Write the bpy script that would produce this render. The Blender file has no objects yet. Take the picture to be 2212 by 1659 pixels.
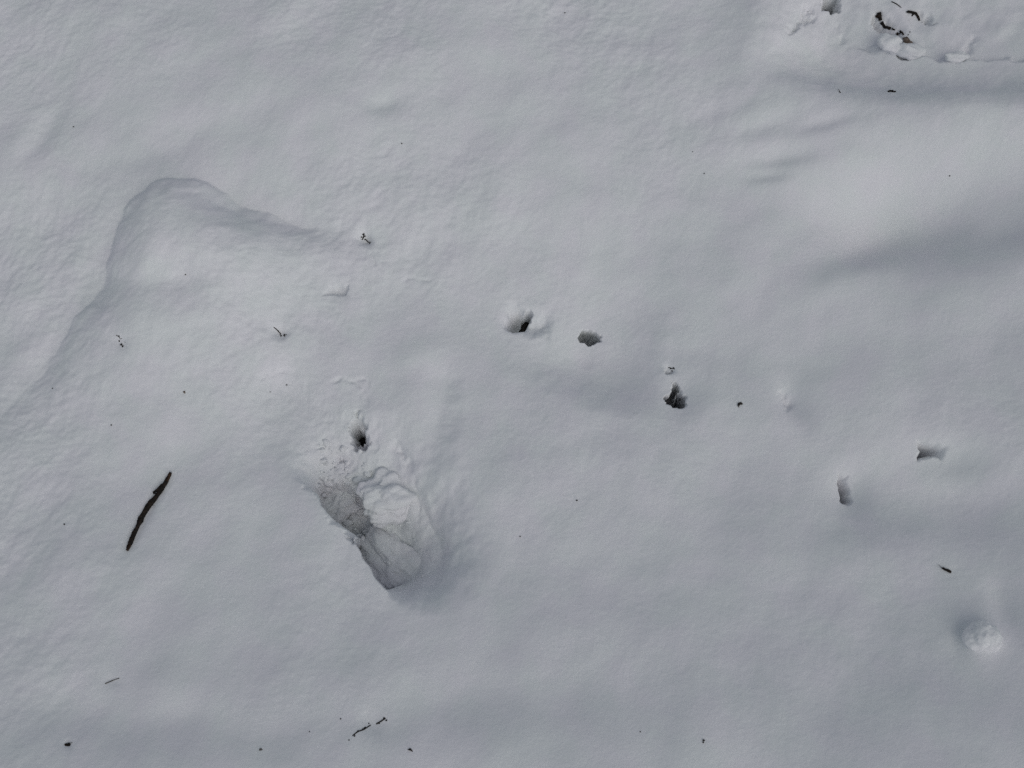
import bpy, bmesh, math, random
import numpy as np

# ------------------------------------------------------------------ camera, sky, sun, exposure
sc = bpy.context.scene
CAM_H, TILT, HFOV = 1.20, math.radians(18), math.radians(60)
cam_d = bpy.data.cameras.new('camera')
cam_d.sensor_width = 36
cam_d.lens = 18 / math.tan(HFOV / 2)
cam_d.clip_start, cam_d.clip_end = 0.05, 200
cam = bpy.data.objects.new('camera', cam_d)
cam.location = (0, -CAM_H * math.tan(TILT), CAM_H)
cam.rotation_euler = (TILT, 0, 0)
sc.collection.objects.link(cam)
sc.camera = cam

SUN_EL, SUN_AZ = math.radians(48), math.radians(148)      # azimuth clockwise from +y: near right
world = bpy.data.worlds.new('World'); sc.world = world
world.use_nodes = True
wn, wl = world.node_tree.nodes, world.node_tree.links
wn.clear()
sky = wn.new('ShaderNodeTexSky'); sky.sky_type = 'NISHITA'; sky.sun_disc = False
sky.sun_elevation, sky.sun_rotation = SUN_EL, SUN_AZ
sky.air_density, sky.dust_density, sky.ozone_density = 1.0, 1.5, 1.0
hs = wn.new('ShaderNodeHueSaturation'); hs.inputs['Saturation'].default_value = 0.43   # cloud cover greys the sky
bg = wn.new('ShaderNodeBackground'); bg.inputs['Strength'].default_value = 0.115
wo = wn.new('ShaderNodeOutputWorld')
wl.new(sky.outputs[0], hs.inputs['Color']); wl.new(hs.outputs[0], bg.inputs['Color']); wl.new(bg.outputs[0], wo.inputs[0])

sun_d = bpy.data.lights.new('sun', 'SUN')
sun_d.energy, sun_d.angle, sun_d.color = 0.85, math.radians(75), (1.0, 0.955, 0.86)
sun = bpy.data.objects.new('sun', sun_d)
sun.rotation_euler = (math.radians(90) - SUN_EL, 0, math.pi - SUN_AZ)
sun.location = (-1, 3, 4)
sc.collection.objects.link(sun)

sc.view_settings.view_transform = 'Standard'
sc.view_settings.look = 'None'
sc.view_settings.exposure = -0.55
sc.view_settings.gamma = 1.0
sc.cycles.use_denoising = False

# ------------------------------------------------------------------ helpers
PW, PH = 2212.0, 1659.0                       # units the layout was measured in
def at(px, py, z=0.0):
    """measured point -> place on the level z"""
    k = 2 * math.tan(HFOV / 2)
    sx, sy = (px / PW - 0.5) * k, (0.5 - py / PH) * k * 0.75
    d = (sx, math.sin(TILT) + sy * math.cos(TILT), -math.cos(TILT) + sy * math.sin(TILT))
    t = (z - CAM_H) / d[2]
    return np.array([cam.location[0] + d[0] * t, cam.location[1] + d[1] * t])
_t = np.linspace(-40, 40, 160001)
_sy = np.where(_t > 0, 0.70, 0.60) * _t * np.exp(-(np.abs(_t) / np.where(_t > 0, 0.40, 0.50)) ** 4) - 0.12 * np.exp(-((_t + 0.5) / 0.22) ** 2)
_by = np.cumsum(_sy) * (_t[1] - _t[0]); _by -= np.interp(0, _t, _by)
_sx = (0.30 / (1 + np.exp(-(_t - 0.30) / 0.12)) + 0.14 / (1 + np.exp((_t + 0.50) / 0.10))) * np.exp(-(np.abs(_t) / 1.1) ** 4)
_bx = np.cumsum(_sx) * (_t[1] - _t[0]); _bx -= np.interp(0, _t, _bx)
def base(x, y): return np.interp(y, _t, _by) + np.interp(x, _t, _bx)   # made-up broad slopes, tilted so the middle catches more light than the edges
_at = at
def at(px, py):
    """measured point -> place on the made-up broad slopes"""
    z = 0.0
    for _ in range(5):
        p = _at(px, py, z); z = float(base(p[0], p[1]))
    return p
def S(px, py): return at(px * PW / 2500.0, py * PW / 2500.0)     # same, from full-size units
MM = 0.00066                                   # metres per unit near the middle

def _hash(ix, iy, seed):
    h = (ix.astype(np.int64) * 374761393 + iy.astype(np.int64) * 668265263 + seed * 974634617) & 0xFFFFFFFF
    h = ((h ^ (h >> 13)) * 1274126177) & 0xFFFFFFFF
    h = h ^ (h >> 16)
    return (h & 0xFFFF) / 65535.0 * (2 * math.pi)
def perlin(x, y, seed=0):
    x0, y0 = np.floor(x), np.floor(y)
    fx, fy = x - x0, y - y0
    ix, iy = x0.astype(np.int64), y0.astype(np.int64)
    def g(dx, dy):
        a = _hash(ix + dx, iy + dy, seed)
        return np.cos(a) * (fx - dx) + np.sin(a) * (fy - dy)
    u, v = fx * fx * fx * (fx * (fx * 6 - 15) + 10), fy * fy * fy * (fy * (fy * 6 - 15) + 10)
    a, b, c, d = g(0, 0), g(1, 0), g(0, 1), g(1, 1)
    return (a + u * (b - a)) * (1 - v) + (c + u * (d - c)) * v
def fbm(x, y, size, octaves=3, seed=0, gain=0.5):
    o, amp, s = 0, 1.0, size
    for k in range(octaves):
        o = o + amp * perlin(x / s, y / s, seed + k * 17)
        amp *= gain; s *= 0.5
    return o
def smooth(t):
    t = np.clip(t, 0, 1)
    return t * t * (3 - 2 * t)

# ------------------------------------------------------------------ materials
def mat(name):
    m = bpy.data.materials.new(name); m.use_nodes = True
    n, l = m.node_tree.nodes, m.node_tree.links
    return m, n, l, n['Principled BSDF']
def snow_material():
    m, n, l, b = mat('snow')
    tc = n.new('ShaderNodeTexCoord')
    nz = n.new('ShaderNodeTexNoise'); nz.inputs['Scale'].default_value = 18; nz.inputs['Detail'].default_value = 3
    cr = n.new('ShaderNodeValToRGB')
    cr.color_ramp.elements[0].position, cr.color_ramp.elements[1].position = 0.35, 0.65
    cr.color_ramp.elements[0].color = (0.800, 0.831, 0.833, 1)
    cr.color_ramp.elements[1].color = (0.826, 0.825, 0.855, 1)
    l.new(tc.outputs['Object'], nz.inputs['Vector']); l.new(nz.outputs['Fac'], cr.inputs[0])
    l.new(cr.outputs[0], b.inputs['Base Color'])
    b.inputs['Roughness'].default_value = 0.75
    b.inputs['Specular IOR Level'].default_value = 0.15
    b.inputs['Subsurface Weight'].default_value = 0.0
    b.inputs['Subsurface Radius'].default_value = (0.8, 1.0, 1.25)
    b.inputs['Subsurface Scale'].default_value = 0.004
    g1 = n.new('ShaderNodeTexNoise'); g1.inputs['Scale'].default_value = 420; g1.inputs['Detail'].default_value = 4
    g1.inputs['Roughness'].default_value = 0.7
    l.new(tc.outputs['Object'], g1.inputs['Vector'])
    bp = n.new('ShaderNodeBump'); bp.inputs['Strength'].default_value = 0.55; bp.inputs['Distance'].default_value = 0.0012
    l.new(g1.outputs['Fac'], bp.inputs['Height']); l.new(bp.outputs[0], b.inputs['Normal'])
    return m
def woody(name, c0, c1, scale=160, rough=0.8, bump=0.6):
    m, n, l, b = mat(name)
    tc = n.new('ShaderNodeTexCoord')
    nz = n.new('ShaderNodeTexNoise'); nz.inputs['Scale'].default_value = scale; nz.inputs['Detail'].default_value = 5
    cr = n.new('ShaderNodeValToRGB')
    cr.color_ramp.elements[0].position, cr.color_ramp.elements[1].position = 0.4, 0.7
    cr.color_ramp.elements[0].color = (*c0, 1); cr.color_ramp.elements[1].color = (*c1, 1)
    l.new(tc.outputs['Object'], nz.inputs['Vector']); l.new(nz.outputs['Fac'], cr.inputs[0]); l.new(cr.outputs[0], b.inputs['Base Color'])
    bp = n.new('ShaderNodeBump'); bp.inputs['Strength'].default_value = bump; bp.inputs['Distance'].default_value = 0.001
    l.new(nz.outputs['Fac'], bp.inputs['Height']); l.new(bp.outputs[0], b.inputs['Normal'])
    b.inputs['Roughness'].default_value = rough
    b.inputs['Specular IOR Level'].default_value = 0.25
    return m
M_SNOW = snow_material()
M_SOIL = woody('wet_soil', (0.006, 0.0055, 0.005), (0.02, 0.016, 0.012), 90)
M_BARK = woody('wet_bark', (0.007, 0.006, 0.005), (0.028, 0.018, 0.012), 260)
M_WOOD = woody('brown_wood', (0.016, 0.009, 0.006), (0.06, 0.033, 0.018), 300)
M_DARK = woody('dark_plant', (0.014, 0.013, 0.012), (0.05, 0.043, 0.036), 400)
M_LEAF = woody('rotten_leaf', (0.10, 0.078, 0.062), (0.22, 0.18, 0.15), 200)
M_TAN = woody('tan_bud', (0.12, 0.085, 0.06), (0.22, 0.17, 0.13), 300)
M_GREY = woody('grey_stem', (0.10, 0.095, 0.085), (0.2, 0.19, 0.17), 300)

# ------------------------------------------------------------------ snow surface: the grid
STEP = 0.0016
def axis(lo, hi):
    mid = np.arange(lo, hi + STEP * 0.5, STEP)
    out, s, p = [], STEP, 0.0
    while p < 30:
        s = min(s * 1.06, 1.2) if p < 0.5 else min(s * 1.25, 3.0)
        p += s; out.append(p)
    out = np.array(out)
    return np.concatenate([lo - out[::-1], mid, hi + out])
XS, YS = axis(-0.87, 0.87), axis(-0.52, 0.69)
X, Y = np.meshgrid(XS, YS)
Hh = base(X, Y)
DX, DY = np.zeros_like(X), np.zeros_like(X)      # sideways shift of the surface: undercut rims

def window(x0, x1, y0, y1):
    i0, i1 = np.searchsorted(XS, [x0, x1]); j0, j1 = np.searchsorted(YS, [y0, y1])
    return (slice(j0, j1), slice(i0, i1))

def bump(px, py, rx, ry, rot, amp, power=1.0):
    """soft mound (amp > 0) or hollow (amp < 0); sizes in measured units, rot in degrees (picture sense: + turns the long axis downwards to the right)"""
    r = math.radians(rot)
    c = at(px, py)
    a = at(px + rx * math.cos(r), py + rx * math.sin(r)) - c
    b = at(px - ry * math.sin(r), py + ry * math.cos(r)) - c
    m = np.linalg.inv(np.array([a, b]).T)
    R = 3.2 * (np.abs(a) + np.abs(b))
    w = window(c[0] - R[0], c[0] + R[0], c[1] - R[1], c[1] + R[1])
    dx, dy = X[w] - c[0], Y[w] - c[1]
    u, v = m[0, 0] * dx + m[0, 1] * dy, m[1, 0] * dx + m[1, 1] * dy
    Hh[w] += amp * np.exp(-((u * u + v * v) ** power))

def seg_dist(x, y, pts):
    """distance to a polyline, fraction along it, side (+ left)"""
    best = np.full(x.shape, 1e9); frac = np.zeros_like(x); side = np.ones_like(x)
    L = [0.0]
    for p, q in zip(pts[:-1], pts[1:]): L.append(L[-1] + float(np.hypot(*(q - p))))
    for k, (p, q) in enumerate(zip(pts[:-1], pts[1:])):
        e = q - p; ee = float(e @ e)
        t = np.clip(((x - p[0]) * e[0] + (y - p[1]) * e[1]) / ee, 0, 1)
        dx, dy = x - (p[0] + t * e[0]), y - (p[1] + t * e[1])
        d = np.hypot(dx, dy); cl = d < best
        best = np.where(cl, d, best)
        frac = np.where(cl, (L[k] + t * math.sqrt(ee)) / L[-1], frac)
        side = np.where(cl, np.sign(e[0] * dy - e[1] * dx), side)
    return best, frac, side
def inside(x, y, pts):
    ins = np.zeros(x.shape, bool)
    for p, q in zip(pts, np.roll(pts, -1, axis=0)):
        c = ((p[1] > y) != (q[1] > y)) & (x < (q[0] - p[0]) * (y - p[1]) / (q[1] - p[1] + 1e-12) + p[0])
        ins ^= c
    return ins

def pit(pts, depth, wall, jag=0.0, jsize=0.012, ramp=None, rough=0.0, seed=3, lip=0.0, lipw=0.01, bowl=0.0, under=0.0, wr=0.004):
    """hollow with an outline; wall = metres over which it falls; ramp = (p0, f0, p1, f1) scales the depth between two points"""
    P = np.array([at(*p) for p in pts])
    pad = 0.05 + lipw * 3
    w = window(P[:, 0].min() - pad, P[:, 0].max() + pad, P[:, 1].min() - pad, P[:, 1].max() + pad)
    x, y = X[w], Y[w]
    xx = x + jag * fbm(x, y, jsize, 3, seed); yy = y + jag * fbm(x, y, jsize, 3, seed + 50)
    d, f, s = seg_dist(xx, yy, np.vstack([P, P[:1]]))
    ins = inside(xx, yy, P)
    sd = np.where(ins, -d, d)
    k = smooth(-sd / wall) if not bowl else 1 - (1 - np.clip(-sd / wall, 0, 1)) ** bowl
    dep = depth
    if ramp:
        p0, f0, p1, f1 = ramp
        a, b = at(*p0), at(*p1); e = b - a
        t = np.clip(((x - a[0]) * e[0] + (y - a[1]) * e[1]) / float(e @ e), 0, 1)
        dep = depth * (f0 + (f1 - f0) * smooth(t))
    out = -dep * k
    out = out + 4 * k * (1 - k) * min(wr, depth * 0.25) * (dep / depth) * fbm(x, y, 0.010, 3, seed + 31, 0.6)
    if rough: out = out + k * rough * fbm(x, y, 0.016, 4, seed + 9, 0.6)
    if lip: out = out + lip * np.exp(-(sd / lipw) ** 2)
    Hh[w] += out
    if under: undercut(w, d, ins, under, wall)
def undercut(w, d, ins, amount, reach, mask=1.0):
    gy, gx = np.gradient(d, YS[w[0]], XS[w[1]])
    a = np.where(ins, amount * smooth(d / (reach * 0.8)) * np.exp(-(d / (reach * 2.2)) ** 2), 0) * mask
    DX[w] -= gx * a; DY[w] -= gy * a

HOLES = []
def black_hole(pts, below):
    """a breach down to the soil, which rises to `below` under the rim here"""
    c0 = at(*np.mean(pts, axis=0)); HOLES.append((c0, height(c0[0], c0[1]) - below))
    pit(pts, below + 0.04, 0.004, jag=0.005, jsize=0.009)
def height(x, y):
    i = np.clip(np.searchsorted(XS, x) - 1, 0, len(XS) - 2); j = np.clip(np.searchsorted(YS, y) - 1, 0, len(YS) - 2)
    tx, ty = (x - XS[i]) / (XS[i + 1] - XS[i]), (y - YS[j]) / (YS[j + 1] - YS[j])
    return float((Hh[j, i] * (1 - tx) + Hh[j, i + 1] * tx) * (1 - ty) + (Hh[j + 1, i] * (1 - tx) + Hh[j + 1, i + 1] * tx) * ty)

def ramp_of(x, y, ramp):
    p0, f0, p1, f1 = ramp
    a, b = at(*p0), at(*p1); e = b - a
    t = np.clip(((x - a[0]) * e[0] + (y - a[1]) * e[1]) / float(e @ e), 0, 1)
    return f0 + (f1 - f0) * smooth(t)
def scarp(pts, drop, sharp, fade, jag=0.0, jsize=0.02, side=-1, seed=5, ramps=(), crisp=False):
    """a break in the snow: low on one side of the line (side -1 = right of its run), easing out over `fade` metres; ramps fade its ends"""
    P = np.array([at(*p) for p in pts])
    pad = fade * 2.6 + 0.02
    w = window(P[:, 0].min() - pad, P[:, 0].max() + pad, P[:, 1].min() - pad, P[:, 1].max() + pad)
    x, y = X[w], Y[w]
    xx = x + jag * fbm(x, y, jsize, 3, seed); yy = y + jag * fbm(x, y, jsize, 3, seed + 50)
    d, f, s = seg_dist(xx, yy, P)
    sd = d * s * side
    end = 1.0
    for r in ramps: end = end * ramp_of(x, y, r)
    prof = 1 - (1 - np.clip(sd / sharp, 0, 1)) ** 2.4 if crisp else smooth((sd + sharp * 0.5) / sharp)
    Hh[w] += -drop * end * prof * np.exp(-(np.maximum(sd, 0) / fade) ** 2)

def groove(pts, depth, width, jag=0.004, jsize=0.012, seed=8, broken=1.0):
    P = np.array([at(*p) for p in pts]); pad = 0.03 + 3.2 * width
    w = window(P[:, 0].min() - pad, P[:, 0].max() + pad, P[:, 1].min() - pad, P[:, 1].max() + pad)
    x, y = X[w], Y[w]
    xx = x + jag * fbm(x, y, jsize, 3, seed); yy = y + jag * fbm(x, y, jsize, 3, seed + 50)
    d, f, sd = seg_dist(xx, yy, P)
    Hh[w] -= depth * smooth(np.minimum(f, 1 - f) / 0.2) * np.clip(0.65 + 1.2 * broken * fbm(x, y, 0.014, 2, seed + 3), 0.1, 1.4) * np.exp(-(d / width) ** 2)

# ---- wind-worked surface
warp = 0.02 * fbm(X, Y, 0.18, 2, 71)
c30, s30 = math.cos(math.radians(33)), math.sin(math.radians(33))
def streak(a, b, seed, ang):
    c, s = math.cos(math.radians(ang)), math.sin(math.radians(ang))
    u, v = c * X + s * Y + warp, -s * X + c * Y + warp
    return perlin(u / a, v / b, seed)
far_left = smooth((0.25 - X + Y * 0.9) / 0.9)
amp = (0.38 + 0.80 * far_left) * (0.35 + 1.2 * smooth(0.5 + 1.1 * fbm(X, Y, 0.30, 2, 77)))
Hh += 0.008 * fbm(X, Y, 0.55, 2, 11)
Hh += 0.0120 * fbm(X, Y, 0.19, 2, 13)
Hh += 0.0022 * fbm(X, Y, 0.060, 2, 15)
def mott(seed, ax, ay, ang): return streak(ax, ay, seed, ang)
Hh += amp * 0.00100 * mott(21, 0.042, 0.032, 28)
Hh += amp * 0.00085 * mott(23, 0.020, 0.016, 60)
Hh += amp * 0.00062 * mott(25, 0.0105, 0.0088, 10)
Hh += (0.5 + 0.5 * amp) * 0.00036 * perlin(X / 0.0066, Y / 0.0058, 27)
Hh += 0.00024 * perlin(X / 0.0038, Y / 0.0038, 29)

# ---- old, drifted-over print (left)
scarp([(-80, 980), (30, 872), (95, 785), (140, 715), (190, 660), (226, 600), (238, 545), (256, 490), (288, 435), (335, 398), (395, 384), (445, 394), (490, 425), (560, 452), (680, 482), (800, 515)],
      -0.060, 0.130, 0.23, jag=0.012, jsize=0.07, side=-1, crisp=True, ramps=(((-60, 960), 0.14, (290, 450), 1.0), ((820, 530), 0.0, (500, 430), 1.0)))
groove([(410, 392), (500, 432), (620, 466), (760, 506), (880, 545)], 0.009, 0.036, jag=0.010, jsize=0.06, broken=0.0)
bump(450, 560, 150, 60, 12, 0.006)
bump(400, 625, 90, 26, -6, -0.006)
bump(360, 700, 120, 40, 0, 0.006)
bump(90, 290, 60, 26, -55, -0.006)
bump(40, 300, 60, 40, -55, 0.005)
bump(60, 760, 60, 30, -45, 0.006)
bump(40, 640, 70, 40, -20, 0.005)
bump(140, 470, 130, 60, -40, -0.005)
bump(620, 690, 150, 90, 20, -0.008)
bump(830, 225, 34, 20, -15, -0.006)
bump(620, 10, 90, 40, -20, 0.007)
bump(560, 470, 160, 26, 12, -0.006)
bump(1050, 640, 360, 110, 8, -0.006)
bump(350, 320, 160, 45, -25, -0.006)

# ---- the deep boot print
PRINT = [(505, 790), (515, 880), (570, 966), (632, 1036), (684, 1066), (692, 1092), (726, 1122), (757, 1152), (776, 1192), (808, 1248), (852, 1304), (905, 1338), (968, 1334), (1030, 1305), (1075, 1250), (1100, 1190),
         (1095, 1120), (1060, 1030), (1000, 940), (930, 850), (850, 775), (740, 735), (620, 735)]
P = np.array([at(*p) for p in PRINT])
w = window(at(350, 900)[0], at(1250, 900)[0], at(900, 1480)[1], at(700, 640)[1])
x, y = X[w], Y[w]
xx, yy = x + 0.004 * fbm(x, y, 0.022, 2, 41), y + 0.004 * fbm(x, y, 0.022, 2, 43)
d, f, sg = seg_dist(xx, yy, np.vstack([P, P[:1]]))
dc, f, sg = seg_dist(xx, yy, P[4:10])
wd = 0.007 + 0.125 * smooth((dc - 0.012) / 0.10) + 0.022 * ramp_of(x, y, ((790, 1215), 0.0, (870, 1290), 1.0))
ins = inside(xx, yy, P)
k = np.where(ins, smooth(d / wd), 0)
dep = ramp_of(x, y, ((680, 850), 0.022, (850, 1215), 0.110)) * (0.30 + 0.70 * np.exp(-(dc / 0.135) ** 2))
Hh[w] -= dep * k
Hh[w] += k * smooth(d / 0.05) * 0.0062 * fbm(x, y, 0.028, 4, 91, 0.6) * np.exp(-(dc / 0.14) ** 2)
undercut(w, d, ins, 0.034, 0.012, (1 - smooth((dc - 0.015) / 0.06)) * ramp_of(x, y, ((640, 1020), 0.0, (700, 1090), 1.0)) * ramp_of(x, y, ((785, 1200), 1.0, (860, 1300), 0.0)))
bump(655, 905, 120, 105, 50, -0.020)
bump(915, 850, 50, 130, -16, 0.012)
scarp([(955, 740), (975, 820), (972, 900), (962, 960), (965, 1040)], 0.012, 0.045, 0.10, jag=0.004, side=-1, ramps=(((960, 740), 0.0, (970, 820), 1.0), ((965, 1040), 0.0, (965, 940), 1.0)))
scarp([(1430, 420), (1422, 520), (1428, 640), (1440, 780), (1460, 900)], 0.008, 0.090, 0.16, jag=0.006, jsize=0.04, side=-1, ramps=(((1430, 420), 0.0, (1425, 560), 1.0), ((1450, 900), 0.0, (1440, 760), 1.0)))
pit([(700, 1120), (690, 1085), (650, 1048), (668, 1005), (730, 1010), (800, 1040), (810, 1110), (860, 1180), (800, 1190), (765, 1160)], 0.042, 0.022, jag=0.008, rough=0.005)
pit([(728, 1122), (760, 1116), (778, 1140), (762, 1176), (744, 1152)], 0.060, 0.010, jag=0.005)
groove([(848, 940), (862, 965), (876, 985), (884, 1010)], 0.007, 0.005)
groove([(884, 1010), (900, 1060), (896, 1100), (885, 1120)], 0.004, 0.005)
groove([(705, 820), (735, 814), (765, 820), (785, 845), (795, 870)], 0.003, 0.0028, jag=0.002)
groove([(765, 812), (790, 818), (796, 835)], 0.0025, 0.0028, jag=0.002)
groove([(552, 822), (575, 806), (605, 796), (645, 797)], 0.0022, 0.003, jag=0.002)
groove([(640, 960), (650, 985), (660, 1000)], 0.004, 0.004)
groove([(705, 965), (722, 975), (728, 990)], 0.004, 0.004)
groove([(770, 1000), (815, 1018), (850, 1012)], 0.004, 0.005)
bump(600, 830, 60, 40, -20, -0.006)
# black melt hole in the print
pit([(750, 905), (763, 876), (785, 890), (794, 930), (786, 958), (765, 968), (746, 945)], 0.032, 0.012, jag=0.009, jsize=0.012, rough=0.005)
black_hole([(745, 914), (762, 903), (779, 916), (777, 938), (756, 946)], 0.018)

# ---- the shallower print beyond: holes along its edge
bump(1240, 760, 190, 90, 18, -0.014)
scarp([(1080, 740), (1160, 790), (1230, 832), (1300, 860), (1380, 872), (1480, 880)], 0.012, 0.060, 0.15, jag=0.006, jsize=0.05, side=1, ramps=(((1100, 750), 0.0, (1210, 820), 1.0), ((1440, 875), 0.0, (1330, 865), 1.0)))
pit([(1078, 700), (1080, 660), (1084, 630), (1125, 636), (1150, 650), (1195, 655), (1205, 695), (1190, 738), (1140, 735), (1105, 718)], 0.026, 0.050, jag=0.010, jsize=0.03, wr=0.002)
pit([(1084, 698), (1094, 668), (1118, 652), (1136, 662), (1148, 684), (1138, 708), (1105, 712)], 0.036, 0.014, jag=0.005, jsize=0.02, wr=0.0015)
black_hole([(1126, 668), (1146, 657), (1153, 671), (1139, 692), (1125, 688)], 0.014)
pit([(1250, 708), (1260, 696), (1276, 699), (1302, 709), (1306, 722), (1280, 730), (1255, 726)], 0.070, 0.008, jag=0.005, jsize=0.010, ramp=((1275, 700), 1.0, (1275, 735), 0.35), under=0.008)
bump(1262, 775, 26, 60, 14, -0.003)
pit([(1456, 820), (1468, 824), (1478, 850), (1489, 870), (1478, 880), (1450, 876), (1434, 860), (1448, 846)], 0.100, 0.008, jag=0.006, jsize=0.010, under=0.010)
bump(1462, 856, 40, 44, 0, -0.010)
pit([(1436, 794), (1460, 792), (1460, 804), (1440, 804)], 0.014, 0.006, jag=0.005)
bump(1715, 872, 28, 50, -30, -0.012)
groove([(1688, 842), (1699, 862), (1712, 885)], 0.006, 0.006, jag=0.004)
pit([(1812, 1006), (1822, 1016), (1842, 1018), (1853, 1050), (1860, 1078), (1842, 1090), (1826, 1078), (1824, 1045)], 0.088, 0.014, jag=0.005, jsize=0.018, ramp=((1830, 1015), 0.6, (1845, 1080), 1.0))
bump(1848, 1060, 44, 54, -20, -0.014)
pit([(1984, 946), (2030, 950), (2066, 962), (2048, 987), (1992, 988)], 0.088, 0.014, jag=0.005, jsize=0.018, ramp=((1988, 966), 1.0, (2066, 975), 0.10))
bump(2065, 985, 80, 34, 10, -0.012)

# ---- broad folds on the right
bump(2010, 440, 230, 110, -10, -0.085)
bump(1880, 520, 90, 40, -30, -0.008)
bump(2210, 470, 60, 50, 0, -0.014)
bump(1850, 590, 140, 40, -25, 0.006)
bump(2080, 1075, 220, 90, 6, -0.028)
bump(1800, 1200, 300, 60, -4, 0.005)
bump(1700, 332, 80, 22, -10, -0.008)
bump(1780, 262, 60, 16, -14, -0.005)
bump(1660, 372, 50, 14, -4, -0.004)
bump(1650, 270, 70, 22, -12, -0.005)
bump(1860, 300, 60, 22, 20, -0.004)
bump(1550, 240, 80, 20, -20, -0.003)
# ---- bottom
bump(300, 1560, 300, 60, 4, -0.008)
bump(1000, 1520, 330, 60, -6, -0.006)
bump(2082, 1372, 24, 40, 10, -0.005)
bump(2124, 1376, 40, 36, 0, 0.007)
bump(2180, 1310, 30, 60, -30, -0.008)

# ---- trampled trench, far right
scarp([(1560, 80), (1680, 110), (1800, 132), (1920, 146), (2060, 152), (2320, 148)], 0.062, 0.120, 0.30, jag=0.002, side=1, ramps=(((1600, 100), 0.0, (1820, 130), 1.0),))
groove([(1600, 100), (1700, 122), (1850, 140), (2050, 146), (2350, 138)], 0.022, 0.042, jag=0.004, jsize=0.05, broken=0.0)
def on_snow(px, py):
    """measured point -> place on the surface as it stands"""
    z = 0.0
    for _ in range(8):
        p = _at(px, py, z); z = 0.5 * z + 0.5 * height(p[0], p[1])
    return p
def at(px, py): return on_snow(px, py)
pit([(1540, -160), (1590, 0), (1640, 60), (1720, 92), (1800, 100), (1900, 112), (1950, 128), (2060, 134), (2140, 138), (2260, 134), (2420, 100), (2420, -160)],
    0.012, 0.012, jag=0.010, jsize=0.03, ramp=((1820, 60), 0.0, (1940, 100), 1.0))
w = window(at(1560, 60)[0], 1.2, at(1900, 150)[1], 0.9)
mask = smooth((X[w] - at(1560, 60)[0]) / 0.1) * smooth((Y[w] - at(1900, 138)[1]) / 0.02)
Hh[w] += mask * 0.0055 * fbm(X[w], Y[w], 0.055, 3, 191, 0.5)
pit([(1690, 66), (1725, 20), (1760, 0), (1765, 40), (1720, 82)], 0.014, 0.020, jag=0.014, jsize=0.02, rough=0.008)
pit([(1765, -14), (1808, -14), (1808, 20), (1795, 27), (1772, 24)], 0.022, 0.014, jag=0.006)
black_hole([(1778, -16), (1816, -18), (1816, 24), (1792, 32)], 0.010)
pit([(1882, 26), (1905, 22), (1932, 52), (1960, 85), (1995, 108), (1960, 108), (1903, 80), (1874, 55)], 0.044, 0.026, jag=0.006, rough=0.003)
pit([(1972, 18), (2010, 28), (2025, 52), (1996, 58)], 0.020, 0.014, jag=0.006)
bump(1955, 60, 14, 50, -35, 0.006)
groove([(1812, 50), (1816, 75), (1826, 100)], 0.006, 0.006)
groove([(2080, 125), (2100, 95), (2110, 70)], 0.006, 0.006)

# ---- melt hollows round half-buried bits
for (px, py, r, dp) in [(789, 515, 15, .012), (602, 716, 18, .010), (258, 738, 18, .004), (1448, 797, 12, .006), (800, 1565, 28, .004), (730, 626, 26, .006), (244, 1472, 16, .002), (146, 1608, 10, .003)]:
    bump(px, py, r, r * 0.8, 30, -dp)
pit([(690, 640), (712, 619), (738, 610), (754, 614), (750, 636)], 0.012, 0.014, jag=0.004, bowl=2.2)
groove([(865, 600), (900, 604), (940, 608)], 0.0022, 0.0028, jag=0.003)
groove([(800, 540), (805, 560), (815, 575)], 0.003, 0.003)
bump(318, 1105, 95, 12, -61, -0.003)

def S(px, py): return on_snow(px * PW / 2500.0, py * PW / 2500.0)
def grid_mesh(name, xs, ys, Z, off=None):
    nx, ny = len(xs), len(ys)
    gx, gy = np.meshgrid(xs, ys)
    if off: gx, gy = gx + off[0], gy + off[1]
    co = np.stack([gx, gy, Z], -1).reshape(-1, 3).astype(np.float32)
    idx = np.arange(nx * ny).reshape(ny, nx)
    q = np.stack([idx[:-1, :-1], idx[:-1, 1:], idx[1:, 1:], idx[1:, :-1]], -1).reshape(-1, 4).astype(np.int32)
    me = bpy.data.meshes.new(name)
    me.vertices.add(len(co)); me.vertices.foreach_set('co', co.ravel())
    me.loops.add(q.size); me.loops.foreach_set('vertex_index', q.ravel())
    me.polygons.add(len(q))
    me.polygons.foreach_set('loop_start', np.arange(0, q.size, 4, dtype=np.int32))
    me.polygons.foreach_set('use_smooth', np.ones(len(q), bool))
    me.update(calc_edges=True)
    return me
COL = sc.collection
def link(name, me, m=None, parent=None):
    o = bpy.data.objects.new(name, me); COL.objects.link(o)
    if m: me.materials.append(m)
    if parent: o.parent = parent
    return o
def tag(o, label, cat, group=None):
    o['label'] = label; o['category'] = cat
    if group: o['group'] = group
    return o
snow = link('snow', grid_mesh('snow', XS, YS, Hh, (DX, DY)), M_SNOW)
snow['kind'] = 'structure'; snow['label'] = 'grey white snow cover marked with boot prints and small holes'
gxs = np.concatenate([np.linspace(-30, -1.5, 12), np.linspace(-1.2, 1.2, 121), np.linspace(1.5, 30, 12)])
gX, gY = np.meshgrid(gxs, gxs)
gZ = -0.19 + base(gX, gY) + 0.006 * fbm(gX, gY, 0.12, 3, 5)
for c0, zt in HOLES:
    k = np.exp(-(((gX - c0[0]) ** 2 + (gY - c0[1]) ** 2) / 0.035 ** 2))
    gZ = np.maximum(gZ, gZ + (zt - gZ) * k)
ground = link('ground', grid_mesh('ground', gxs, gxs, gZ), M_SOIL)
ground['kind'] = 'structure'; ground['label'] = 'dark wet soil under the snow'

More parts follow.
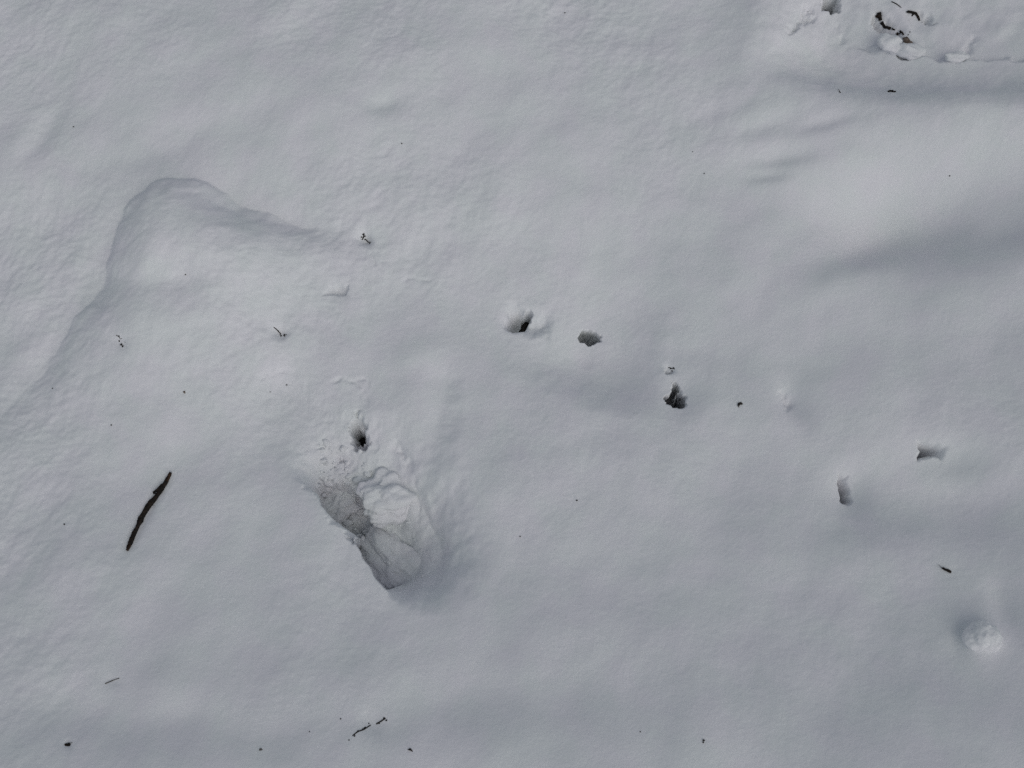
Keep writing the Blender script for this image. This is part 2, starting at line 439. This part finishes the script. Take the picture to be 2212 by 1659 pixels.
# ------------------------------------------------------------------ small builders
def empty(name, x, y, z):
    o = bpy.data.objects.new(name, None); o.empty_display_size = 0.01
    o.location = (x, y, z); COL.objects.link(o); return o
def mesh_from(name, vs, fs, smooth_=True):
    me = bpy.data.meshes.new(name); me.from_pydata([tuple(v) for v in vs], [], fs); me.update()
    if smooth_: me.polygons.foreach_set('use_smooth', [True] * len(me.polygons))
    return me
def tube_data(pts, rad, seg=8, flat=1.0, wob=0.2, seed=0):
    rnd = random.Random(seed)
    vs, fs = [], []
    n = len(pts)
    for k, p in enumerate(pts):
        a = np.array(pts[max(k - 1, 0)]); b = np.array(pts[min(k + 1, n - 1)])
        t = b - a; t = t / (np.linalg.norm(t) + 1e-12)
        s = np.cross(t, (0, 0, 1.0)); s = s / (np.linalg.norm(s) + 1e-9)
        u = np.cross(s, t)
        for j in range(seg):
            an = 2 * math.pi * j / seg
            r = rad[k] * (1 + wob * (rnd.random() * 2 - 1))
            vs.append(np.array(p) + s * math.cos(an) * r + u * math.sin(an) * r * flat)
    for k in range(n - 1):
        for j in range(seg):
            fs.append((k * seg + j, k * seg + (j + 1) % seg, (k + 1) * seg + (j + 1) % seg, (k + 1) * seg + j))
    fs.append(tuple(range(seg - 1, -1, -1))); fs.append(tuple((n - 1) * seg + j for j in range(seg)))
    return vs, fs
def join(*datas):
    vs, fs = [], []
    for v, f in datas:
        o = len(vs); vs += list(v); fs += [tuple(i + o for i in q) for q in f]
    return vs, fs
def blob_data(c, r, sub=2, rough=0.15, seed=0, freq=1.6, hh=1.15, octs=4):
    bm = bmesh.new(); bmesh.ops.create_icosphere(bm, subdivisions=sub, radius=1.0)
    from mathutils import noise, Vector
    off = Vector((seed * 3.1, seed * 1.7, seed * 0.9))
    vs = []
    for v in bm.verts:
        k = 1 + rough * noise.fractal(v.co * freq + off, hh, 2.0, octs) * 1.6
        vs.append((c[0] + v.co.x * r[0] * k, c[1] + v.co.y * r[1] * k, c[2] + v.co.z * r[2] * k))
    fs = [tuple(x.index for x in f.verts) for f in bm.faces]
    bm.free(); return vs, fs
def strip_data(left, right, thick, dome, seed=0, sub=5, lift=None, cols=7):
    """a flake of bark between two outlines (same number of points), domed on top; points are (x, y) relative to the thing"""
    rnd = random.Random(seed); vs, fs = [], []
    L, R = [], []
    for k in range(len(left) - 1):
        for q in range(sub):
            t = q / sub
            L.append(np.array(left[k]) * (1 - t) + np.array(left[k + 1]) * t); R.append(np.array(right[k]) * (1 - t) + np.array(right[k + 1]) * t)
    L.append(np.array(left[-1])); R.append(np.array(right[-1]))
    n = len(L)
    for k in range(n):
        z0 = lift[0] + (lift[1] - lift[0]) * k / (n - 1) if lift else 0
        jl, jr = rnd.uniform(-.06, .06), rnd.uniform(-.06, .06)
        for j in range(cols):
            t = j / (cols - 1)
            p = L[k] * (1 - t - jl * (1 - t)) + R[k] * (t + jl * (1 - t)) if True else 0
            prof = math.sqrt(max(0, 1 - (2 * t - 1) ** 2))
            vs.append((p[0], p[1], z0 + thick * 0.4 + dome * prof * (1 + rnd.uniform(-.25, .25))))
        for j in range(cols):
            t = j / (cols - 1)
            p = L[k] * (1 - t) + R[k] * t
            vs.append((p[0], p[1], z0 - thick * 0.6))
    w = cols * 2
    for k in range(n - 1):
        for j in range(cols - 1):
            a, b = k * w + j, (k + 1) * w + j
            fs.append((a, a + 1, b + 1, b)); fs.append((a + cols + 1, a + cols, b + cols, b + cols + 1))
        a, b = k * w, (k + 1) * w
        fs.append((a, b, b + cols, a + cols))
        a, b = k * w + cols - 1, (k + 1) * w + cols - 1
        fs.append((b, a, a + cols, b + cols))
    for j in range(cols - 1):
        fs.append((j + 1, j, j + cols, j + cols + 1))
        a = (n - 1) * w + j
        fs.append((a, a + 1, a + 1 + cols, a + cols))
    return vs, fs

# ------------------------------------------------------------------ bark sliver
def B(zx, zy): return S(280 + zx / 6.912, 1130 + zy / 6.912)
c = B(600, 760); cz = height(*c) + 0.0015
bark = tag(empty('bark_sliver', c[0], c[1], cz), 'long jagged sliver of black wet bark lying on smooth snow', 'bark')
def rel(pts): return [B(*p) - c for p in pts]
left = rel([(848, 312), (775, 405), (735, 470), (672, 570), (588, 636), (520, 740), (468, 832), (400, 930), (388, 1000), (358, 1090), (292, 1196), (282, 1235), (254, 1290), (228, 1370)])
right = rel([(908, 322), (880, 372), (822, 470), (752, 562), (700, 642), (622, 740), (540, 862), (494, 945), (488, 990), (430, 1062), (386, 1160), (352, 1240), (318, 1330), (292, 1390)])
o = link('bark', mesh_from('bark', *strip_data(left, right, 0.003, 0.0028, 4)), M_BARK, bark)
tipL = rel([(932, 158), (905, 206), (878, 246), (850, 288), (838, 330)]); tipR = rel([(966, 170), (960, 208), (938, 252), (914, 300), (908, 335)])
link('wood_tip', mesh_from('wood_tip', *strip_data(tipL, tipR, 0.002, 0.0018, 5)), M_WOOD, bark)
endL = rel([(230, 1366), (214, 1402), (206, 1450), (203, 1476)]); endR = rel([(292, 1386), (262, 1440), (240, 1475), (226, 1490)])
link('wood_tip', mesh_from('wood_tip', *strip_data(endL, endR, 0.002, 0.0015, 6)), M_WOOD, bark)
flL = rel([(800, 360), (770, 402), (722, 455), (664, 500), (676, 540)]); flR = rel([(830, 372), (800, 420), (755, 470), (715, 505), (712, 534)])
link('flake', mesh_from('flake', *strip_data(flL, flR, 0.0016, 0.001, 7, lift=(0.002, 0.004))), M_BARK, bark)
knot = blob_data((*(B(800, 492) - c), 0.0015), (0.0022, 0.0018, 0.0018), 2, 0.3, 4)
link('knot', mesh_from('knot', *knot), M_BARK, bark)
for (a, b, e) in [((630, 712), (652, 728), (680, 724)), ((690, 650), (712, 636), (736, 626))]:
    link('fibre', mesh_from('fibre', *tube_data([(*(B(*a) - c), 0.001), (*(B(*b) - c), 0.002), (*(B(*e) - c), 0.0014)], [0.0004, 0.0003, 0.0002], 5)), M_BARK, bark)

for ch in bark.children:                       # the sliver lies along the swell of the snow
    for v in ch.data.vertices: v.co.z += height(c[0] + v.co.x, c[1] + v.co.y) - height(*c)
    ch.data.update()

# ------------------------------------------------------------------ loose crumbs on the snow
def crumb(name, label, cat, src, parts, lift=0.0006, group=None):
    """parts: (name, material, data builder in metres relative to the crumb)"""
    x, y = S(*src); z = height(x, y) + lift
    if len(parts) == 1:
        n, m, d = parts[0]
        o = link(name, mesh_from(name, *d), m); o.location = (x, y, z)
    else:
        o = empty(name, x, y, z)
        for n, m, d in parts: link(n, mesh_from(n, *d), m, o)
    return tag(o, label, cat, group)
U = 0.00058                                    # metres per full-size unit
def poly_flake(pts, thick, seed=0):
    """a small curled plate from an outline in full-size units (y down)"""
    thick = thick * U
    P = [np.array((p[0] * U, -p[1] * U)) for p in pts]
    cc = sum(P) / len(P); rnd = random.Random(seed)
    vs = [(*p, rnd.uniform(-.2, .4) * thick) for p in P] + [(*(p * 0.55 + cc * 0.45), thick * rnd.uniform(.9, 1.4)) for p in P] + [(*cc, thick * 1.3)] + [(*p, -thick) for p in P]
    n = len(P); fs = []
    for k in range(n):
        q = (k + 1) % n
        fs += [(k, n + k, n + q, q), (n + k, 2 * n, n + q), (k, q, 2 * n + 1 + q, 2 * n + 1 + k)]
    fs.append(tuple(2 * n + 1 + k for k in range(n)))
    return vs, fs
def bl(x, y, r, rz=None, seed=0, rough=0.3, z=0.0): return blob_data((x * U, -y * U, z * U), (r * U, r * U * 0.85, (rz or r * 0.7) * U), 2, rough, seed)
def tb(pts, r, seed=0, wob=0.25): return tube_data([(p[0] * U, -p[1] * U, (p[2] if len(p) > 2 else 1) * U) for p in pts], [q * U for q in r], 7, 1.0, wob, seed)

crumb('bud_scale', 'black curled bud scale with pale inside, between the grey triangular hole and a faint dent', 'bud scale', (1806, 988),
      [('scale', M_DARK, poly_flake([(-6, 2), (-4, -4), (2, -6.5), (5, -6), (7.5, -1), (5, 1), (2, 0), (-1, 2), (-4, 3)], 1.8, 2)),
       ('inner_scale', M_GREY, poly_flake([(-4, 2), (-1, 2.5), (-3, 8), (-4.5, 4)], 0.8, 3))])
crumb('bark_crumb', 'knobbly black bark crumb on the snow below the trampled trench', 'bark crumb', (2174, 228),
      [('bark', M_BARK, join(bl(-7, -1, 3.2, seed=1), bl(-2.5, -2.5, 3.4, seed=2), bl(2, -2, 3, seed=3), bl(3, 1, 2.6, seed=4), bl(7, 1.5, 4, seed=5)))])
crumb('seed', 'tiny dark seed with a fine stalk, on the snow below the trampled trench', 'seed', (2045, 232),
      [('husk', M_DARK, bl(0.5, 3, 2.6, seed=7)), ('stalk', M_DARK, tb([(0, 2), (-1, -2), (-2.5, -7)], [1.0, .8, .5], 3))])
crumb('twig_bit', 'short black twig bit with a hair-thin tip, up the slope from the snow lump', 'twig', (2310, 1393),
      [('twig', M_BARK, join(tb([(-9, -5), (-4, -2.5), (2, 0), (8, 3)], [2, 2.2, 3, 3.2], 6), bl(-6, -5, 2, seed=3))),
       ('hair', M_GREY, tb([(-8, -5, 1), (-13, -8, 2), (-17, -12, 2)], [.8, .6, .4], 2))])
crumb('seed_cluster', 'round dark brown seed cluster with a short bristle in its own small hollow', 'seed', (165, 1818),
      [('husk', M_WOOD, bl(-2.5, 0.5, 3.6, seed=11)), ('core', M_BARK, bl(2.5, 0, 4.2, seed=12)), ('bristle', M_GREY, tb([(5, -3, 1), (11, -4, 1.5)], [.6, .4], 1))])
crumb('bark_chip', 'black chevron-shaped bark chip near the faint row of buried crumbs', 'bark chip', (1002, 1830),
      [('bark', M_BARK, poly_flake([(-6, 0), (-1, -2.5), (0.5, -2.5), (5.5, 3), (4.5, 4.5), (0, 1.5), (-3, 1)], 1.5, 8))])
crumb('husk_fragment', 'thin upright black husk fragment alone on the smooth snow', 'husk', (1717, 1810),
      [('husk', M_DARK, join(bl(0.5, -2, 2.3, seed=2), bl(-0.5, 2, 1.6, seed=3)))])
crumb('tan_bud', 'tiny tan bud on the snow between the left hollow and the bark sliver', 'bud', (450, 957),
      [('bud', M_TAN, join(bl(0, 0, 2.6, seed=5), bl(1.5, 3, 1.6, seed=6)))])
crumb('pale_grain', 'small grey-brown grain half sunk in the snow', 'grain', (637, 1830), [('grain', M_GREY, bl(0, 0, 3.4, seed=8))], lift=-0.0004)
FAR = 'pinhead-sized dark speck lying alone on bare snow'
for (sx, sy, r, sd, lab) in [
        (180, 310, 2.2, 1, FAR), (981, 351, 2.2, 2, FAR), (1379, 32, 2.2, 9, FAR), (1719, 424, 2.0, 10, FAR), (1691, 371, 1.5, 16, FAR), (1563, 1786, 1.6, 17, FAR),
        (1408, 1222, 2.4, 12, FAR), (1270, 1310, 2.0, 13, FAR),
        (453, 671, 2.0, 3, 'pinhead dark speck inside the drifted-over hollow with the curved rim'),
        (128, 948, 1.9, 4, 'tiny dark speck beside the long shallow crease down from the hollow'),
        (272, 1038, 2.2, 5, 'tiny dark speck between the tan bud and the bark sliver'),
        (157, 1280, 2.6, 6, 'tiny dark speck a hand away from the thin end of the bark sliver'),
        (700, 940, 2.4, 7, 'larger of two dark specks at the shallow end of the deep boot print'),
        (660, 957, 1.6, 8, 'smaller of two dark specks at the shallow end of the deep boot print'),
        (2318, 430, 2.2, 11, 'pinhead dark speck on the brow above the broad shaded dip'),
        (832, 1755, 2.0, 14, 'tiny dark speck uphill of the faint row of twig crumbs'),
        (866, 1797, 2.0, 15, 'tiny dark speck at the tail of the faint row of twig crumbs'),
        (756, 1786, 1.4, 18, 'faintest speck, between the twig crumbs and the grey-brown grain')]:
    crumb('dark_speck', lab, 'speck', (sx, sy), [('speck', M_DARK, bl(0, 0, r * 0.78, seed=sd, rough=0.4))], group='pinhead specks scattered on the snow')

# ------------------------------------------------------------------ half-buried bits
def sprig(name, label, cat, src, stems, buds, m=M_DARK, lift=0.0, mb=None, up=0.15):
    x, y = S(*src); z = height(x, y) + lift
    o = tag(empty(name, x, y, z), label, cat)
    def g(p, up): 
        return (p[0] * U, -p[1] * U, height(x + p[0] * U, y - p[1] * U) - z + up * U)
    for k, (pts, r) in enumerate(stems):
        link('stem', mesh_from('stem', *tube_data([g(p, p[2] + up * r) for p in pts], [r * U * (1 - 0.4 * i / len(pts)) for i in range(len(pts))], 6, 1, .25, k)), m, o)
    for k, (bx, by, r) in enumerate(buds):
        p = g((bx, by), (up - 0.4) * r)
        link('bud', mesh_from('bud', *blob_data(p, (r * U, r * U, r * U * 0.7), 2, 0.45, k + len(label))), mb or m, o)
    return o
sprig('buried_sprig', 'dark sprig with a thin forked stem poking out of bright snow', 'sprig', (890, 580),
      [([(3, 3, 0), (8, 9, 1), (13, 14, 1.2), (17, 14, .6)], 1.3), ([(13, 14, 1), (14, 17, .8)], 1.2), ([(0, -8, -1), (-3, 2, .6), (-6, 6, 0)], 1.4)],
      [(-2, -6, 3.0), (1, -3, 2.6), (-4, 0, 2.6), (0, 3, 2.6), (-8, 1, 2.0), (-6, 5, 2.2)], lift=-0.001)
sprig('buried_sprig', 'bent dark sprig with two black buds, just above the deep boot print', 'sprig', (685, 815),
      [([(-15, -13, -1), (-8, -8, .6), (0, 0, .8), (2, 8, .5)], 1.3)], [(-5, -7, 1.8), (-1, -2, 2.2), (2, 6, 2.4), (11, 5, 3.2), (16, 5, 2.0), (13, 9, 1.6)], lift=-0.001)
sprig('buried_sprig', 'broken line of dark buds half melted into the left hollow', 'sprig', (295, 833),
      [([(-9, -13, -.6), (-4, -10, .4), (0, -4, -.4)], 1.0), ([(2, 6, .2), (7, 16, .3)], 1.4)], [(-10, -14, 1.8), (-3, -12, 1.8), (-4, -1, 2.4), (2, 8, 3.0), (7, 14, 2.6), (13, 4, 1.4), (3, -6, 1.4)], lift=-0.001)
sprig('buried_sprig', 'dark crumbly sprig tip above the grey triangular hole', 'sprig', (1640, 900),
      [([(-7, -4, 0), (0, 0, .6), (5, 2, .2)], 1.2)], [(-2, -1, 1.8), (4, -1, 2.0), (1, 5, 1.8), (6, 2, 1.4)], lift=-0.001)
sprig('buried_twig', 'faint row of dark crumbs from a twig under a skin of snow', 'twig', (905, 1770),
      [([(-34, 20, -1.2), (-24, 12, .1), (-12, 8, .5), (0, 0, -.6)], 1.6), ([(12, -2, -1), (22, -8, .4), (30, -13, .1)], 1.8)],
      [(-15, 8, 1.8), (-11, 6, 2.6), (28, -12, 3.2), (33, -9, 2.0), (-24, 12, 2.0), (-40, 28, 1.6), (-30, 18, 1.4), (18, -3, 1.6), (-4, -3, 1.6)], lift=-0.001)
sprig('grass_stalk', 'faint grey stalk lying flat on the left snow', 'stalk', (276, 1663), [([(-15, 5, .2), (-4, 0, .5), (6, -4, .4), (14, -6, .2)], 1.1)], [], m=M_GREY, lift=0)

# rotten twigs and a leaf in the trampled trench
sprig('rotten_twig', 'long rotten black and brown twig sunk in the trampled trench', 'twig', (2165, 66),
      [([(-24, -32, 3), (-20, -24, 2.5), (-17, -16, 1)], 6), ([(-15, -12, 1.6), (-5, -1, 2.4), (6, 9, 2)], 4.8), ([(9, 11, .8), (16, 16, 1)], 2.4), ([(12, 33, 1), (20, 31, 1.4), (28, 28, 1)], 2.2), ([(26, 24, 1.6), (30, 32, 1.6), (32, 39, 1)], 2.6)],
      [(-24, -28, 6), (-19, -32, 5), (0, 3, 3), (4, 8, 3), (22, 27, 3.2), (46, 37, 1.6), (42, 43, 1.6)], m=M_BARK, mb=M_WOOD, up=0.5)
sprig('rotten_twig', 'short kinked black twig beside the longer rotten twig in the trench', 'twig', (2228, 38),
      [([(-14, -10, .4), (-6, -7, 1.8), (6, -3, 1.6), (14, 6, 1), (16, 16, 0)], 3.6)], [(-14, -10, 2.2), (2, -4, 4.0), (13, 6, 2.6), (-1, 0, 2.2)], m=M_BARK, up=0.5)
sprig('rotten_twig', 'thin faded twig showing through the far rim of the trench', 'twig', (2190, 12),
      [([(-12, -12, -.4), (-3, -4, .2), (4, 4, .4), (10, 9, -.4)], 1.6)], [(4, 3, 2.2)], m=M_DARK)
x, y = S(2222, 100); z = height(x, y)
leaf_pts = [(-20, -8), (-4, -14), (14, -8), (26, 6), (30, 18), (16, 20), (-2, 14), (-16, 6)]
leaf = link('leaf', mesh_from('leaf', *poly_flake(leaf_pts, 1.2, 3)), M_LEAF); leaf.location = (x, y, z - 0.0002); leaf.rotation_euler = (0.12, 0.1, 0)
tag(leaf, 'brown rotten leaf showing through snow at the end of the long twig', 'leaf')

# ------------------------------------------------------------------ lumps of snow that rolled or broke off
def lump(label, px, py, r, sink, rough, seed, rot=(0, 0, 0), sub=5, freq=1.3, name='snow_lump'):
    x, y = at(px, py); z = height(x, y)
    me = mesh_from(name, *blob_data((0, 0, 0), r, sub, rough, seed, freq, 0.9, 5))
    o = link(name, me, M_SNOW); o.location = (x, y, z + r[2] * (1 - sink)); o.rotation_euler = rot
    return tag(o, label, 'snow lump')
lump('round snow lump half sunk by itself near the short twig bit', 2124, 1376, (0.020, 0.018, 0.014), 0.98, 0.15, 3, freq=1.0)
lump('large flat-topped snow clod fallen into the deep boot print', 848, 1072, (0.048, 0.034, 0.022), 1.05, 0.34, 8, (0.25, 0.15, 0.2), freq=0.9)
lump('snow clod wedged against the broken edge of the deep boot print', 736, 1088, (0.038, 0.024, 0.018), 0.85, 0.36, 14, (0.3, -0.1, 0.7), freq=0.9)
lump('wide rounded snow clod at the lower end of the deep boot print', 858, 1214, (0.056, 0.032, 0.020), 0.95, 0.34, 22, (0.22, -0.20, -0.7), freq=1.0)
lump('small snow crumb between two clods in the deep boot print', 818, 1148, (0.022, 0.009, 0.009), 0.6, 0.3, 25, (0, 0, 0.1), 4)
lump('bright snow chip just below the long rotten twig', 1918, 106, (0.020, 0.014, 0.012), 0.1, 0.2, 31, (0, 0, -0.4), 4)
lump('bright wedge-shaped snow chip on the lip of the trench', 1957, 120, (0.026, 0.012, 0.010), 0.1, 0.2, 35, (0, 0, -0.3), 4)
lump('small snow chip on the lip of the trench beside bare rim', 2062, 130, (0.018, 0.008, 0.008), 0.1, 0.2, 38, (0, 0, 0), 4)

# ------------------------------------------------------------------ loose crumbs of snow on the floor of the deep print
rnd = random.Random(12)
zone = np.array([(640, 985), (668, 1040), (705, 1085), (745, 1130), (790, 1200), (850, 1262), (930, 1262), (970, 1190), (930, 1110), (890, 1050), (850, 980), (780, 960), (700, 955)], float)
datas = []
while len(datas) < 340:
    px, py = rnd.uniform(640, 970), rnd.uniform(955, 1262)
    if not bool(inside(np.array([px]), np.array([py]), zone)[0]): continue
    side_ = px - (690 + (py - 1060) * 0.62)                  # distance from the broken edge
    if rnd.random() > math.exp(-(side_ / 100) ** 2): continue
    p = on_snow(px, py)
    z = height(*p)
    if side_ < 60:                                            # under the overhanging edge the floor runs on level
        z = min(z, height(p[0] + 0.024, p[1] + 0.014)); p = _at(px, py, z)
    r = 0.0011 + 0.0050 * rnd.random() ** 3.5
    datas.append(blob_data((p[0], p[1], z - r * 0.05), (r * rnd.uniform(.9, 1.6), r * rnd.uniform(.8, 1.2), r * rnd.uniform(.5, .8)), 1 if r < 0.0025 else 2, 0.5, rnd.randint(0, 999), 1.2))
crumbs = link('snow_crumbs', mesh_from('snow_crumbs', *join(*datas)), M_SNOW)
crumbs['kind'] = 'stuff'
tag(crumbs, 'small loose snow crumbs strewn over the floor of the deep boot print', 'snow crumbs')
